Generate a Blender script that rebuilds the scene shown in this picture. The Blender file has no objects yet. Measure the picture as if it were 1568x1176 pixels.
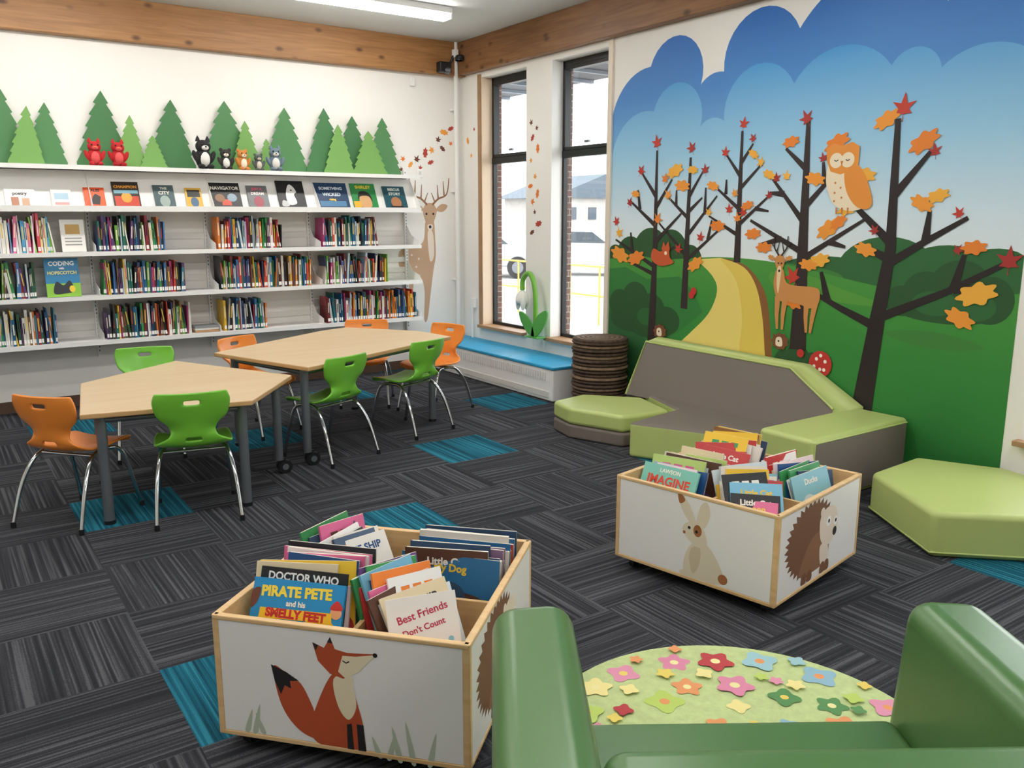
import bpy,bmesh,math,random
from mathutils import Matrix,Vector
random.seed(7)
D=bpy.data
pi=math.pi
sc=bpy.context.scene
try: sc.view_settings.view_transform='Standard'
except Exception: pass
# ------------------------------------------------------------------ materials
MATS={}
def lin(h):
    h=h.lstrip('#');o=[]
    for k in (0,2,4):
        c=int(h[k:k+2],16)/255
        o.append(c/12.92 if c<=.04045 else ((c+.055)/1.055)**2.4)
    return (o[0],o[1],o[2],1)
def newmat(name):
    m=D.materials.new(name);m.use_nodes=True
    return m,m.node_tree,m.node_tree.nodes['Principled BSDF']
def mt(hexc,rough=.5,metal=0,name=None,coat=0,bump=0,bscale=150,var=0,vscale=8,emis=0,spec=None):
    key=(hexc,rough,metal,name,coat,bump,emis)
    if key in MATS: return MATS[key]
    m,nt,p=newmat(name or ('paint_'+hexc.lstrip('#')))
    c=lin(hexc)
    p.inputs['Base Color'].default_value=c
    p.inputs['Roughness'].default_value=rough
    p.inputs['Metallic'].default_value=metal
    if spec is not None: p.inputs['Specular IOR Level'].default_value=spec
    if coat: p.inputs['Coat Weight'].default_value=coat;p.inputs['Coat Roughness'].default_value=.2
    if emis:
        p.inputs['Emission Color'].default_value=c;p.inputs['Emission Strength'].default_value=emis
    if bump or var:
        tc=nt.nodes.new('ShaderNodeTexCoord')
    if bump:
        n=nt.nodes.new('ShaderNodeTexNoise');n.inputs['Scale'].default_value=bscale;n.inputs['Detail'].default_value=3
        nt.links.new(tc.outputs['Object'],n.inputs['Vector'])
        b=nt.nodes.new('ShaderNodeBump');b.inputs['Strength'].default_value=bump;b.inputs['Distance'].default_value=.002
        nt.links.new(n.outputs['Fac'],b.inputs['Height']);nt.links.new(b.outputs['Normal'],p.inputs['Normal'])
    if var:
        n=nt.nodes.new('ShaderNodeTexNoise');n.inputs['Scale'].default_value=vscale
        nt.links.new(tc.outputs['Object'],n.inputs['Vector'])
        r=nt.nodes.new('ShaderNodeValToRGB')
        r.color_ramp.elements[0].position=.3;r.color_ramp.elements[1].position=.7
        r.color_ramp.elements[0].color=tuple(x*(1-var) for x in c[:3])+(1,);r.color_ramp.elements[1].color=tuple(min(1,x*(1+var)) for x in c[:3])+(1,)
        nt.links.new(n.outputs['Fac'],r.inputs['Fac']);nt.links.new(r.outputs['Color'],p.inputs['Base Color'])
    MATS[key]=m;return m
def gradmat(name,stops,z0,z1,rough=.6):
    m,nt,p=newmat(name)
    g=nt.nodes.new('ShaderNodeNewGeometry');s=nt.nodes.new('ShaderNodeSeparateXYZ')
    nt.links.new(g.outputs['Position'],s.inputs[0])
    mr=nt.nodes.new('ShaderNodeMapRange');mr.inputs[1].default_value=z0;mr.inputs[2].default_value=z1
    nt.links.new(s.outputs['Z'],mr.inputs[0])
    r=nt.nodes.new('ShaderNodeValToRGB')
    e=r.color_ramp.elements
    e[0].position=stops[0][0];e[0].color=lin(stops[0][1]);e[1].position=stops[-1][0];e[1].color=lin(stops[-1][1])
    for q,h in stops[1:-1]:
        k=e.new(q);k.color=lin(h)
    nt.links.new(mr.outputs[0],r.inputs['Fac']);nt.links.new(r.outputs['Color'],p.inputs['Base Color'])
    p.inputs['Roughness'].default_value=rough
    return m
def woodmat(name,c1,c2,c3,axis='X',knots=True,scale=1.0,rough=.5):
    m,nt,p=newmat(name)
    tc=nt.nodes.new('ShaderNodeTexCoord');mp=nt.nodes.new('ShaderNodeMapping')
    st={'X':(.6,9,9),'Y':(9,.6,9),'Z':(9,9,.6)}[axis]
    mp.inputs['Scale'].default_value=[k*scale for k in st]
    nt.links.new(tc.outputs['Object'],mp.inputs[0])
    n=nt.nodes.new('ShaderNodeTexNoise');n.inputs['Scale'].default_value=3;n.inputs['Detail'].default_value=6;n.inputs['Distortion'].default_value=1.2
    nt.links.new(mp.outputs[0],n.inputs['Vector'])
    r=nt.nodes.new('ShaderNodeValToRGB');r.color_ramp.elements[0].position=.3;r.color_ramp.elements[1].position=.7
    r.color_ramp.elements[0].color=lin(c1);r.color_ramp.elements[1].color=lin(c2)
    nt.links.new(n.outputs['Fac'],r.inputs['Fac'])
    out=r.outputs['Color']
    if knots:
        mp2=nt.nodes.new('ShaderNodeMapping');st={'X':(3.4,6,6),'Y':(6,3.4,6),'Z':(6,6,3.4)}[axis];mp2.inputs['Scale'].default_value=st
        nt.links.new(tc.outputs['Object'],mp2.inputs[0])
        v=nt.nodes.new('ShaderNodeTexVoronoi');v.inputs['Scale'].default_value=1.2
        nt.links.new(mp2.outputs[0],v.inputs['Vector'])
        r2=nt.nodes.new('ShaderNodeValToRGB');r2.color_ramp.elements[0].position=.06;r2.color_ramp.elements[1].position=.2
        r2.color_ramp.elements[0].color=(.85,.85,.85,1);r2.color_ramp.elements[1].color=(0,0,0,1)
        nt.links.new(v.outputs['Distance'],r2.inputs['Fac'])
        mx=nt.nodes.new('ShaderNodeMix');mx.data_type='RGBA'
        nt.links.new(r2.outputs['Color'],mx.inputs['Factor']);nt.links.new(out,mx.inputs['A']);mx.inputs['B'].default_value=lin(c3)
        out=mx.outputs['Result']
    nt.links.new(out,p.inputs['Base Color']);p.inputs['Roughness'].default_value=rough
    return m
# ------------------------------------------------------------------ builder
def bake(obj):
    dg=bpy.context.evaluated_depsgraph_get();dg.update()
    me=D.meshes.new_from_object(obj.evaluated_get(dg))
    vs=[v.co.copy() for v in me.vertices];fs=[tuple(p.vertices) for p in me.polygons]
    D.meshes.remove(me);return vs,fs
class Bd:
    def __init__(s,name):
        s.name=name;s.v=[];s.f=[];s.mi=[];s.sm=[];s.mats=[];s.T=Matrix();s.k=0
    def add(s,vs,fs,mat,smooth=False,T=None):
        n=len(s.v);A=s.T@T if T is not None else s.T
        s.v+=[A@Vector(v) for v in vs]
        if mat not in s.mats: s.mats.append(mat)
        i=s.mats.index(mat)
        for f in fs:
            s.f.append(tuple(n+q for q in f));s.mi.append(i);s.sm.append(smooth)
    def bm(s,bm,mat,smooth=False,T=None):
        bm.verts.index_update()
        s.add([v.co.copy() for v in bm.verts],[tuple(v.index for v in f.verts) for f in bm.faces],mat,smooth,T);bm.free()
    def box(s,c,d,mat,bev=0,T=None,seg=2,smooth=False):
        bm=bmesh.new();bmesh.ops.create_cube(bm,size=1)
        for v in bm.verts: v.co=Vector((v.co.x*d[0]+c[0],v.co.y*d[1]+c[1],v.co.z*d[2]+c[2]))
        if bev: bmesh.ops.bevel(bm,geom=bm.edges[:],offset=bev,segments=seg,affect='EDGES',profile=.5)
        s.bm(bm,mat,smooth,T)
    def prism(s,pts,z0,z1,mt_top,mt_side=None,bev=0,seg=3,smooth=False,T=None):
        bm=bmesh.new()
        a=[bm.verts.new((p[0],p[1],z0)) for p in pts];f=bm.faces.new(a)
        r=bmesh.ops.extrude_face_region(bm,geom=[f])
        for v in r['geom']:
            if isinstance(v,bmesh.types.BMVert): v.co.z=z1
        bmesh.ops.recalc_face_normals(bm,faces=bm.faces[:])
        if bev: bmesh.ops.bevel(bm,geom=bm.edges[:],offset=bev,segments=seg,affect='EDGES',profile=.5)
        bm.normal_update();bm.verts.index_update()
        vs=[v.co.copy() for v in bm.verts]
        top=[];side=[]
        for f in bm.faces:
            (top if f.normal.z>.5 else side).append(tuple(v.index for v in f.verts))
        bm.free()
        if mt_side is None: s.add(vs,top+side,mt_top,smooth,T)
        else:
            s.add(vs,top,mt_top,smooth,T);s.add(vs,side,mt_side,smooth,T)
    def poly(s,pts,mat,T=None): s.add(pts,[tuple(range(len(pts)))],mat,False,T)
    def cyl(s,a,b,r0,r1,mat,seg=16,cap=True,smooth=True):
        s.tube([a,b],[r0,r1],mat,seg,cap,smooth)
    def tube(s,pts,r,mat,seg=8,cap=True,smooth=True,T=None):
        pts=[Vector(p) for p in pts]
        if not isinstance(r,(list,tuple)): r=[r]*len(pts)
        vs=[];fs=[];prev=None
        for i,p in enumerate(pts):
            d=(pts[min(i+1,len(pts)-1)]-pts[max(i-1,0)]).normalized()
            if prev is None:
                up=Vector((0,0,1)) if abs(d.z)<.9 else Vector((1,0,0))
                x=d.cross(up).normalized()
            else:
                x=(prev-d*prev.dot(d)).normalized()
            prev=x;y=d.cross(x)
            for k in range(seg):
                t=2*pi*k/seg;vs.append(p+(x*math.cos(t)+y*math.sin(t))*r[i])
        for i in range(len(pts)-1):
            for k in range(seg):
                a=i*seg+k;b=i*seg+(k+1)%seg;fs.append((a,b,b+seg,a+seg))
        s.add(vs,fs,mat,smooth,T)
        if cap:
            n=len(pts)
            s.add(vs[:seg],[tuple(range(seg))],mat,False,T);s.add(vs[-seg:],[tuple(range(seg))],mat,False,T)
    def ell(s,c,r,mat,T=None,seg=16,rot=None):
        bm=bmesh.new();bmesh.ops.create_uvsphere(bm,u_segments=seg,v_segments=max(6,seg*2//3),radius=1)
        A=Matrix.Translation(c)@(rot or Matrix())@Matrix.Diagonal((r[0],r[1],r[2],1))
        for v in bm.verts: v.co=A@v.co
        s.bm(bm,mat,True,T)
    def lathe(s,prof,mat,c=(0,0,0),seg=24,T=None,smooth=True):
        vs=[];fs=[]
        for r,z in prof:
            for k in range(seg):
                t=2*pi*k/seg;vs.append((c[0]+r*math.cos(t),c[1]+r*math.sin(t),c[2]+z))
        for i in range(len(prof)-1):
            for k in range(seg):
                a=i*seg+k;b=i*seg+(k+1)%seg;fs.append((a,b,b+seg,a+seg))
        s.add(vs,fs,mat,smooth,T)
    def text(s,txt,size,mat,T,align='CENTER',bold=0,sx=1):
        cu=D.curves.new('tmp','FONT');cu.body=txt;cu.size=size;cu.align_x=align;cu.align_y='CENTER';cu.offset=bold;cu.resolution_u=3
        o=D.objects.new('tmp',cu);bpy.context.collection.objects.link(o)
        vs,fs=bake(o);D.objects.remove(o);D.curves.remove(cu)
        s.add([(v.x*sx,v.y,v.z) for v in vs],fs,mat,False,T)
    def mesh(s):
        me=D.meshes.new(s.name);me.from_pydata([tuple(v) for v in s.v],[],s.f)
        for m in s.mats: me.materials.append(m)
        me.polygons.foreach_set('material_index',s.mi);me.polygons.foreach_set('use_smooth',s.sm)
        me.update();return me
    def obj(s,wn=False,name=None,parent=None):
        o=D.objects.new(name or s.name,s.mesh());bpy.context.collection.objects.link(o)
        if wn:
            m=o.modifiers.new('wn','WEIGHTED_NORMAL');m.keep_sharp=False;m.weight=100
        if parent: o.parent=parent
        return o
def link(name,me,loc,rz,wn=False):
    o=D.objects.new(name,me);bpy.context.collection.objects.link(o);o.location=loc;o.rotation_euler=(0,0,rz)
    if wn:
        m=o.modifiers.new('wn','WEIGHTED_NORMAL');m.weight=100
    return o
def frame(o,xd,yd):
    x=Vector(xd).normalized();y=Vector(yd);y=(y-x*y.dot(x)).normalized();z=x.cross(y)
    M=Matrix((x,y,z)).transposed().to_4x4();M.translation=Vector(o);return M
def circ(c,r,n=28,ry=None,rot=0):
    ry=r if ry is None else ry;o=[]
    for k in range(n):
        t=2*pi*k/n;x=r*math.cos(t);y=ry*math.sin(t)
        o.append((c[0]+x*math.cos(rot)-y*math.sin(rot),c[1]+x*math.sin(rot)+y*math.cos(rot)))
    return o
def smooth(P,n=5,closed=True):
    o=[];N=len(P)
    for i in range(N if closed else N-1):
        if closed: p0,p1,p2,p3=P[i-1],P[i],P[(i+1)%N],P[(i+2)%N]
        else: p0,p1,p2,p3=P[max(i-1,0)],P[i],P[i+1],P[min(i+2,N-1)]
        for k in range(n):
            t=k/n
            o.append(tuple(.5*((2*b)+(-a+c)*t+(2*a-5*b+4*c-d)*t*t+(-a+3*b-3*c+d)*t**3) for a,b,c,d in zip(p0,p1,p2,p3)))
    if not closed: o.append(tuple(P[-1]))
    return o
def arc3(a,m,b,n=14):
    ax,ay=a;bx,by=m;cx,cy=b
    d=2*(ax*(by-cy)+bx*(cy-ay)+cx*(ay-by))
    if abs(d)<1e-6: return [a,m,b]
    ux=((ax*ax+ay*ay)*(by-cy)+(bx*bx+by*by)*(cy-ay)+(cx*cx+cy*cy)*(ay-by))/d
    uy=((ax*ax+ay*ay)*(cx-bx)+(bx*bx+by*by)*(ax-cx)+(cx*cx+cy*cy)*(bx-ax))/d
    r=math.hypot(ax-ux,ay-uy);t0=math.atan2(ay-uy,ax-ux);t1=math.atan2(by-uy,bx-ux);t2=math.atan2(cy-uy,cx-ux)
    def nrm(t,ref,s):
        while (t-ref)*s<0: t+=2*pi*s
        while (t-ref)*s>2*pi: t-=2*pi*s
        return t
    for s in (1,-1):
        q1=nrm(t1,t0,s);q2=nrm(t2,t0,s)
        if (q2-t0)*s>(q1-t0)*s: break
    return [(ux+r*math.cos(t0+(q2-t0)*k/n),uy+r*math.sin(t0+(q2-t0)*k/n)) for k in range(n+1)]
def strip(P,w0,w1):
    n=len(P);L=[];R=[]
    for i,p in enumerate(P):
        a=P[max(i-1,0)];b=P[min(i+1,n-1)];dx,dy=b[0]-a[0],b[1]-a[1];l=math.hypot(dx,dy) or 1
        w=(w0+(w1-w0)*i/(n-1))/2;L.append((p[0]-dy/l*w,p[1]+dx/l*w));R.append((p[0]+dy/l*w,p[1]-dx/l*w))
    return L+R[::-1]
def maple(c,r,rot=0):
    o=[]
    for a,q in ((-25,.65),(2,.36),(30,.95),(58,.42),(90,1.05),(122,.42),(150,.95),(178,.36),(205,.65),(240,.34),(268,.35),(268,.8),(273,.8),(273,.35),(300,.34)):
        t=math.radians(a)+rot;o.append((c[0]+r*q*math.cos(t),c[1]+r*q*math.sin(t)))
    return o
def oak(c,r,rot=0):
    o=[]
    for k in range(42):
        t=2*pi*k/42;q=1+.17*math.cos(7*t);x=r*1.15*q*math.cos(t);y=r*.62*q*math.sin(t)
        o.append((c[0]+x*math.cos(rot)-y*math.sin(rot),c[1]+x*math.sin(rot)+y*math.cos(rot)))
    return o
class Flat:
    """stack of thin vinyl shapes on one face of a builder"""
    def __init__(s,b,T,step=.00006,start=.0008): s.b=b;s.T=T;s.o=start;s.st=step
    def p(s,pts,mat):
        s.o+=s.st;s.b.poly([(q[0],q[1],s.o) for q in pts],mat,s.T)
    def t(s,txt,size,mat,x,y,rot=0,bold=0,sx=1):
        s.o+=s.st;s.b.text(txt,size,mat,s.T@Matrix.Translation((x,y,s.o))@Matrix.Rotation(rot,4,'Z'),bold=bold,sx=sx)
# ------------------------------------------------------------------ camera
H=1.55;th=math.radians(11.2);ps=math.radians(34.7)
sp,cp,st_,ct=math.sin(ps),math.cos(ps),math.sin(th),math.cos(th)
cam=D.cameras.new('camera');co=D.objects.new('camera',cam);bpy.context.collection.objects.link(co)
cam.sensor_width=36;cam.lens=29.85;cam.clip_start=.05
R_=Vector((cp,-sp,0));F_=Vector((sp*ct,cp*ct,-st_));U_=Vector((sp*st_,cp*st_,ct))
M=Matrix((R_,U_,-F_)).transposed().to_4x4();M.translation=(0,0,H);co.matrix_world=M
sc.camera=co
# ------------------------------------------------------------------ common materials
wallm=mt('#f5f2ec',.8,name='wall_paint',var=.01,vscale=3)
ceilm=mt('#dcdddb',.8,name='ceiling_paint')
white=mt('#f6f5f2',.45,name='white_metal')
whitel=mt('#f3f1ee',.35,name='white_laminate')
black=mt('#17181a',.4,name='black_plastic')
frameb=mt('#101214',.35,name='black_window_frame')
chrome=mt('#d8dadc',.12,1,name='chrome_tube')
greyleg=mt('#7d8288',.35,.6,name='grey_steel')
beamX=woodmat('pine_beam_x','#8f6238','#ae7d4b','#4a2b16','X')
beamY_shaded=woodmat('pine_beam_y_shaded','#775030','#946840','#402514','Y')  # same pine as the back beam, its backlit shade put into the colours
tablew=woodmat('maple_laminate','#dcbf98','#e3cba6','#000000','X',False,.5,.35)
ply=woodmat('maple_ply','#d9b27c','#e6c594','#000000','X',False,1,.5)
trimw=mt('#a9835f',.5,name='wood_trim',var=.1)
# carpet
def carpet():
    m,nt,p=newmat('carpet_tiles');N=nt.nodes.new;L=nt.links.new
    def val(s,inp):
        if isinstance(s,(int,float)): inp.default_value=s
        else: L(s,inp)
    def ma(op,a,b=0,c=None):
        n=N('ShaderNodeMath');n.operation=op;val(a,n.inputs[0]);val(b,n.inputs[1])
        if c is not None: val(c,n.inputs[2])
        return n.outputs[0]
    g=N('ShaderNodeNewGeometry');s=N('ShaderNodeSeparateXYZ');L(g.outputs['Position'],s.inputs[0])
    x=ma('DIVIDE',s.outputs['X'],.53);y=ma('DIVIDE',ma('SUBTRACT',s.outputs['Y'],.27),.53)
    i=ma('FLOOR',x);j=ma('FLOOR',y);par=ma('FLOORED_MODULO',ma('ADD',i,j),2)
    inv=ma('SUBTRACT',1,par)
    ac=ma('ADD',ma('MULTIPLY',x,par),ma('MULTIPLY',y,inv));al=ma('ADD',ma('MULTIPLY',y,par),ma('MULTIPLY',x,inv))
    idn=ma('ADD',ma('MULTIPLY',i,13.7),ma('MULTIPLY',j,7.3))
    def noise(fa,fl,off,det=0):
        cv=N('ShaderNodeCombineXYZ');L(ma('MULTIPLY',ac,fa),cv.inputs[0]);L(ma('MULTIPLY',al,fl),cv.inputs[1]);L(ma('ADD',idn,off),cv.inputs[2])
        n=N('ShaderNodeTexNoise');n.inputs['Scale'].default_value=1;n.inputs['Detail'].default_value=det;L(cv.outputs[0],n.inputs['Vector']);return n.outputs['Fac']
    n1=noise(46,.3,0.5);n2=noise(100,1.5,3);n3=noise(11,.15,9);n4=noise(150,150,5,1)
    mixv=ma('ADD',ma('ADD',ma('MULTIPLY',n1,.48),ma('MULTIPLY',n2,.22)),ma('ADD',ma('MULTIPLY',n3,.1),ma('MULTIPLY',n4,.2)))
    def ramp(stops):
        r=N('ShaderNodeValToRGB');e=r.color_ramp.elements;e[0].position,e[0].color=stops[0][0],lin(stops[0][1]);e[1].position,e[1].color=stops[-1][0],lin(stops[-1][1])
        for q,h in stops[1:-1]:
            k=e.new(q);k.color=lin(h)
        L(mixv,r.inputs['Fac']);return r.outputs['Color']
    gr=ramp([(.38,'#2b2c30'),(.47,'#36373b'),(.54,'#404146'),(.61,'#58595d')])
    bl=ramp([(.38,'#163f4e'),(.47,'#1b586b'),(.54,'#1f6377'),(.61,'#2f7b8e')])
    im=ma('FLOORED_MODULO',i,4);jm=ma('FLOORED_MODULO',j,4)
    mk=ma('ADD',ma('MULTIPLY',ma('COMPARE',im,1,.1),ma('COMPARE',jm,0,.1)),ma('MULTIPLY',ma('COMPARE',im,3,.1),ma('COMPARE',jm,2,.1)))
    mx=N('ShaderNodeMix');mx.data_type='RGBA';L(mk,mx.inputs['Factor']);L(gr,mx.inputs['A']);L(bl,mx.inputs['B'])
    L(mx.outputs['Result'],p.inputs['Base Color']);p.inputs['Roughness'].default_value=.95;p.inputs['Specular IOR Level'].default_value=.1
    b=N('ShaderNodeBump');b.inputs['Strength'].default_value=.25;b.inputs['Distance'].default_value=.003;L(mixv,b.inputs['Height']);L(b.outputs[0],p.inputs['Normal'])
    return m
def brickm():
    m,nt,p=newmat('brick');tc=nt.nodes.new('ShaderNodeNewGeometry');s=nt.nodes.new('ShaderNodeSeparateXYZ');c=nt.nodes.new('ShaderNodeCombineXYZ')
    a=nt.nodes.new('ShaderNodeMath');a.operation='ADD'
    nt.links.new(tc.outputs['Position'],s.inputs[0]);nt.links.new(s.outputs['X'],a.inputs[0]);nt.links.new(s.outputs['Y'],a.inputs[1])
    nt.links.new(a.outputs[0],c.inputs[0]);nt.links.new(s.outputs['Z'],c.inputs[1])
    b=nt.nodes.new('ShaderNodeTexBrick');b.inputs['Scale'].default_value=4.5;b.inputs['Color1'].default_value=lin('#5d4138');b.inputs['Color2'].default_value=lin('#745247');b.inputs['Mortar'].default_value=lin('#a39a90')
    nt.links.new(c.outputs[0],b.inputs['Vector']);nt.links.new(b.outputs['Color'],p.inputs['Base Color']);p.inputs['Roughness'].default_value=.9
    return m
# ------------------------------------------------------------------ room shell
X0,X1,Y0,Y1,ZC=-3.2,4.73,-3.2,7.74,3.24
def boxobj(name,lo,hi,mat,bev=0):
    b=Bd(name);c=[(lo[k]+hi[k])/2 for k in range(3)];d=[hi[k]-lo[k] for k in range(3)]
    b.box(c,d,mat,bev);return b.obj()
boxobj('floor',(X0-.2,Y0-.2,-.1),(X1+.2,Y1+.2,0),carpet())
boxobj('ceiling',(X0-.2,Y0-.2,ZC),(X1+.25,Y1+.2,ZC+.1),ceilm)
boxobj('wall_back',(X0-.2,Y1,0),(X1+.25,Y1+.2,ZC),wallm)
boxobj('wall_left',(X0-.2,Y0,0),(X0,Y1,ZC),wallm)
boxobj('wall_front',(X0-.2,Y0-.2,0),(X1+.25,Y0,ZC),wallm)
OP=[(6.60,7.36,.43,2.88),(5.45,6.22,.43,2.88),(.85,2.06,.36,2.88)]
def wallright(b,x0,x1,mat):
    ys=sorted([Y0,Y1]+[q for o in OP for q in o[:2]])
    for a,c in zip(ys[:-1],ys[1:]):
        o=[o for o in OP if abs(o[0]-a)<1e-6 and abs(o[1]-c)<1e-6]
        if o:
            z0,z1=o[0][2],o[0][3]
            b.box(((x0+x1)/2,(a+c)/2,z0/2),(x1-x0,c-a,z0),mat);b.box(((x0+x1)/2,(a+c)/2,(z1+ZC)/2),(x1-x0,c-a,ZC-z1),mat)
        else: b.box(((x0+x1)/2,(a+c)/2,ZC/2),(x1-x0,c-a,ZC),mat)
b=Bd('wall_right');wallright(b,X1,X1+.18,wallm);wallright(b,X1+.18,X1+.24,brickm());b.obj()
# beams
boxobj('trim_1',(X0,Y1-.09,2.92),(X1,Y1,ZC),beamX,.006)
boxobj('trim_2',(X1-.09,Y0,2.93),(X1,Y1-.09,ZC),beamY_shaded,.006)
boxobj('baseboard_back',(X0,Y1-.015,0),(X1,Y1,.09),mt('#5a4334',.5))
boxobj('baseboard_right',(X1-.015,Y0,0),(X1,5.5,.09),mt('#c9c2b8',.5))
# windows
glass,nt,p=newmat('window_glass')
for n in list(nt.nodes): nt.nodes.remove(n)
o_=nt.nodes.new('ShaderNodeOutputMaterial');mx=nt.nodes.new('ShaderNodeMixShader');tr=nt.nodes.new('ShaderNodeBsdfTransparent');gl=nt.nodes.new('ShaderNodeBsdfGlossy')
gl.inputs['Roughness'].default_value=.02;mx.inputs[0].default_value=.05
nt.links.new(tr.outputs[0],mx.inputs[1]);nt.links.new(gl.outputs[0],mx.inputs[2]);nt.links.new(mx.outputs[0],o_.inputs[0])
for k,(a,c,z0,z1) in enumerate(OP):
    b=Bd('window_%d'%(k+1));xf=X1+.14;w=.038
    def fb(y0,y1,za,zb,t=.05): b.box((xf,(y0+y1)/2,(za+zb)/2),(t,y1-y0,zb-za),frameb,.003)
    fb(a,a+w,z0,z1);fb(c-w,c,z0,z1);fb(a,c,z0,z0+.05);fb(a,c,z1-.05,z1);fb(a,c,2.06,2.12,.06)
    fb(a+w,a+w+.022,2.12,z1-.05,.07);fb(c-w-.022,c-w,2.12,z1-.05,.07);fb(a+w,c-w,2.12,2.15,.07);fb(a+w,c-w,z1-.08,z1-.05,.07)
    b.box((xf-.045,(a+c)/2,2.18),(.02,.06,.02),greyleg)
    b.box((xf,(a+c)/2,(z0+z1)/2),(.006,c-a,z1-z0),glass);b.obj()
    s=Bd('trim_%d'%(3+k));s.box((X1+.04,(a+c)/2,z0+.005),(.2,c-a+.04,.03),trimw,.004)
    s.box((X1+.055,c-.008,(z0+z1)/2),(.12,.014,z1-z0),mt('#e2cbb0',.5) if k==0 else white);s.obj()
b=Bd('trim_7');b.box((X1-.008,5.425,1.68),(.02,.05,2.5),mt('#e9dccb',.5));b.box((X1-.006,7.385,1.66),(.018,.05,2.5),trimw);b.obj()
# corner pipe
b=Bd('corner_pipe');b.tube([(4.62,7.66,.3),(4.62,7.66,3.24)],.022,white,12)
for z in (.9,1.8,2.6): b.box((4.62,7.7,z),(.06,.07,.02),white)
b.tube([(4.69,7.5,.3),(4.69,7.5,.62)],.01,white,8);b.box((4.71,7.5,.66),(.03,.07,.1),white,.005);b.obj()
# ------------------------------------------------------------------ mural
skyA=gradmat('mural_sky_deep',[(0,'#7fb4e2'),(.45,'#4a8ace'),(1,'#2468bc')],2.0,2.93)
skyB=gradmat('mural_sky_light',[(0,'#f4f6f6'),(.28,'#d9ebf5'),(.6,'#9dcfec'),(1,'#449ad8')],1.15,2.56)
field=gradmat('mural_field',[(0,'#22702e'),(.5,'#2f8436'),(1,'#4a963a')],.1,1.25)
MU=Bd('forest_mural')
MF=Flat(MU,frame((X1,0,0),(0,-1,0),(0,0,1)),.00005,.001)
def mu(pts,mat): MF.p([(-q[0],q[1]) for q in pts],mat)
YL,YR=5.40,2.15
def clampz(P,zm=2.93): return [(a,min(z,zm)) for a,z in P]
c1=arc3((YL,2.1),(5.26,2.56),(4.98,2.66))+arc3((4.98,2.66),(4.70,2.84),(4.46,2.47))+arc3((4.46,2.47),(4.35,2.53),(4.25,2.53))+arc3((4.25,2.53),(4.05,2.87),(3.64,2.71))+arc3((3.64,2.71),(3.4,2.91),(3.15,2.98))+arc3((3.15,2.98),(2.9,2.93),(2.69,2.69))+arc3((2.69,2.69),(2.42,2.84),(YR,2.75))
mu(clampz(c1)+[(YR,1.2),(YL,1.2)],skyA)
c2=arc3((YL,2.0),(5.17,2.31),(4.93,2.33))+arc3((4.93,2.33),(4.71,2.51),(4.45,2.18))+arc3((4.45,2.18),(4.34,2.23),(4.23,2.20))+arc3((4.23,2.20),(3.97,2.54),(3.66,2.38))+arc3((3.66,2.38),(3.33,2.56),(2.99,2.40))+arc3((2.99,2.40),(2.84,2.48),(2.69,2.35))+arc3((2.69,2.35),(2.44,2.44),(YR,2.3))
mu(c2+[(YR,1.1),(YL,1.1)],skyB)
g_d=mt('#2c6534',.6);g_m=mt('#3d7f36',.6);g_dd=mt('#255329',.6);g_l=mt('#559a3a',.6);g_f=mt('#2f7a36',.6)
def clip(P): return [(min(max(a,YR),YL),z) for a,z in P]
for c,r,rz in (((4.92,1.26),.2,.2),((4.7,1.28),.17,.17),((5.15,1.22),.17,.17),((5.33,1.18),.12,.14),((4.5,1.22),.12,.12)): mu(clip(circ(c,r,28,rz)),g_dd)
for c,r,rz in (((2.92,1.2),.34,.23),((3.32,1.18),.4,.12),((2.55,1.2),.3,.19),((2.28,1.18),.25,.2)): mu(clip(circ(c,r,32,rz)),g_d)
mu(clip(circ((3.7,1.17),.5,32,.07)),g_m)
mu(smooth([(YL,1.2),(5.1,1.24),(4.8,1.22),(4.5,1.24),(4.2,1.26),(3.8,1.25),(3.4,1.2),(3.0,1.14),(2.6,1.1),(2.3,1.12),(YR,1.15)],4,False)+[(YR,0),(YL,0)],field)
mu(smooth([(3.75,1.18),(3.5,1.18),(3.2,1.1),(2.9,1.02),(3.3,1.02),(3.7,1.08)]),g_l)
mu(smooth([(2.9,.86),(2.6,.9),(2.3,.84),(2.6,.8)]),g_m)
mu(clip([(YL,1.12),(5.2,1.14),(4.95,1.06),(4.6,1.1),(4.45,1.0),(4.35,.85),(4.55,.7),(4.8,.55),(5.1,.3),(YL,.2)]),g_f)
mu(clip(smooth([(YL+.03,.75),(5.1,.68),(4.9,.5),(5.0,.3),(YL+.03,.2)])),g_d)
yel=mt('#f0d878',.6);yel2=mt('#e8cb5c',.6);brn=mt('#8a5a2c',.6)
RS=[(4.2,1.255),(3.99,1.2),(3.87,1.07),(3.80,.85),(3.76,.59),(3.70,.36),(3.64,.1),(3.62,0)]
LS=[(5.12,0),(5.03,.13),(4.85,.38),(4.62,.56),(4.46,.69),(4.29,.85),(4.22,1.02),(4.28,1.13),(4.44,1.235)]
mu(smooth([(4.1,1.245),(3.95,1.2),(3.80,1.05),(3.74,.85),(3.70,.59),(3.64,.36),(3.57,0)],4,False)+smooth(RS[::-1],4,False),brn)
mu(smooth(RS,4,False)+smooth(LS,4,False),yel)
mu(smooth([(4.2,1.24),(4.05,1.1),(3.98,.85),(3.99,.6),(3.95,.3),(3.85,0)],4,False)+smooth(RS[::-1],4,False),yel2)
for c,r,rz in (((5.26,.84),.13,.12),((5.08,.9),.15,.13),((4.9,.82),.16,.13),((4.72,.75),.14,.11),((5.15,.72),.22,.1),((4.9,.68),.25,.09)): mu(clip(circ(c,r,26,rz)),g_dd)
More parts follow.
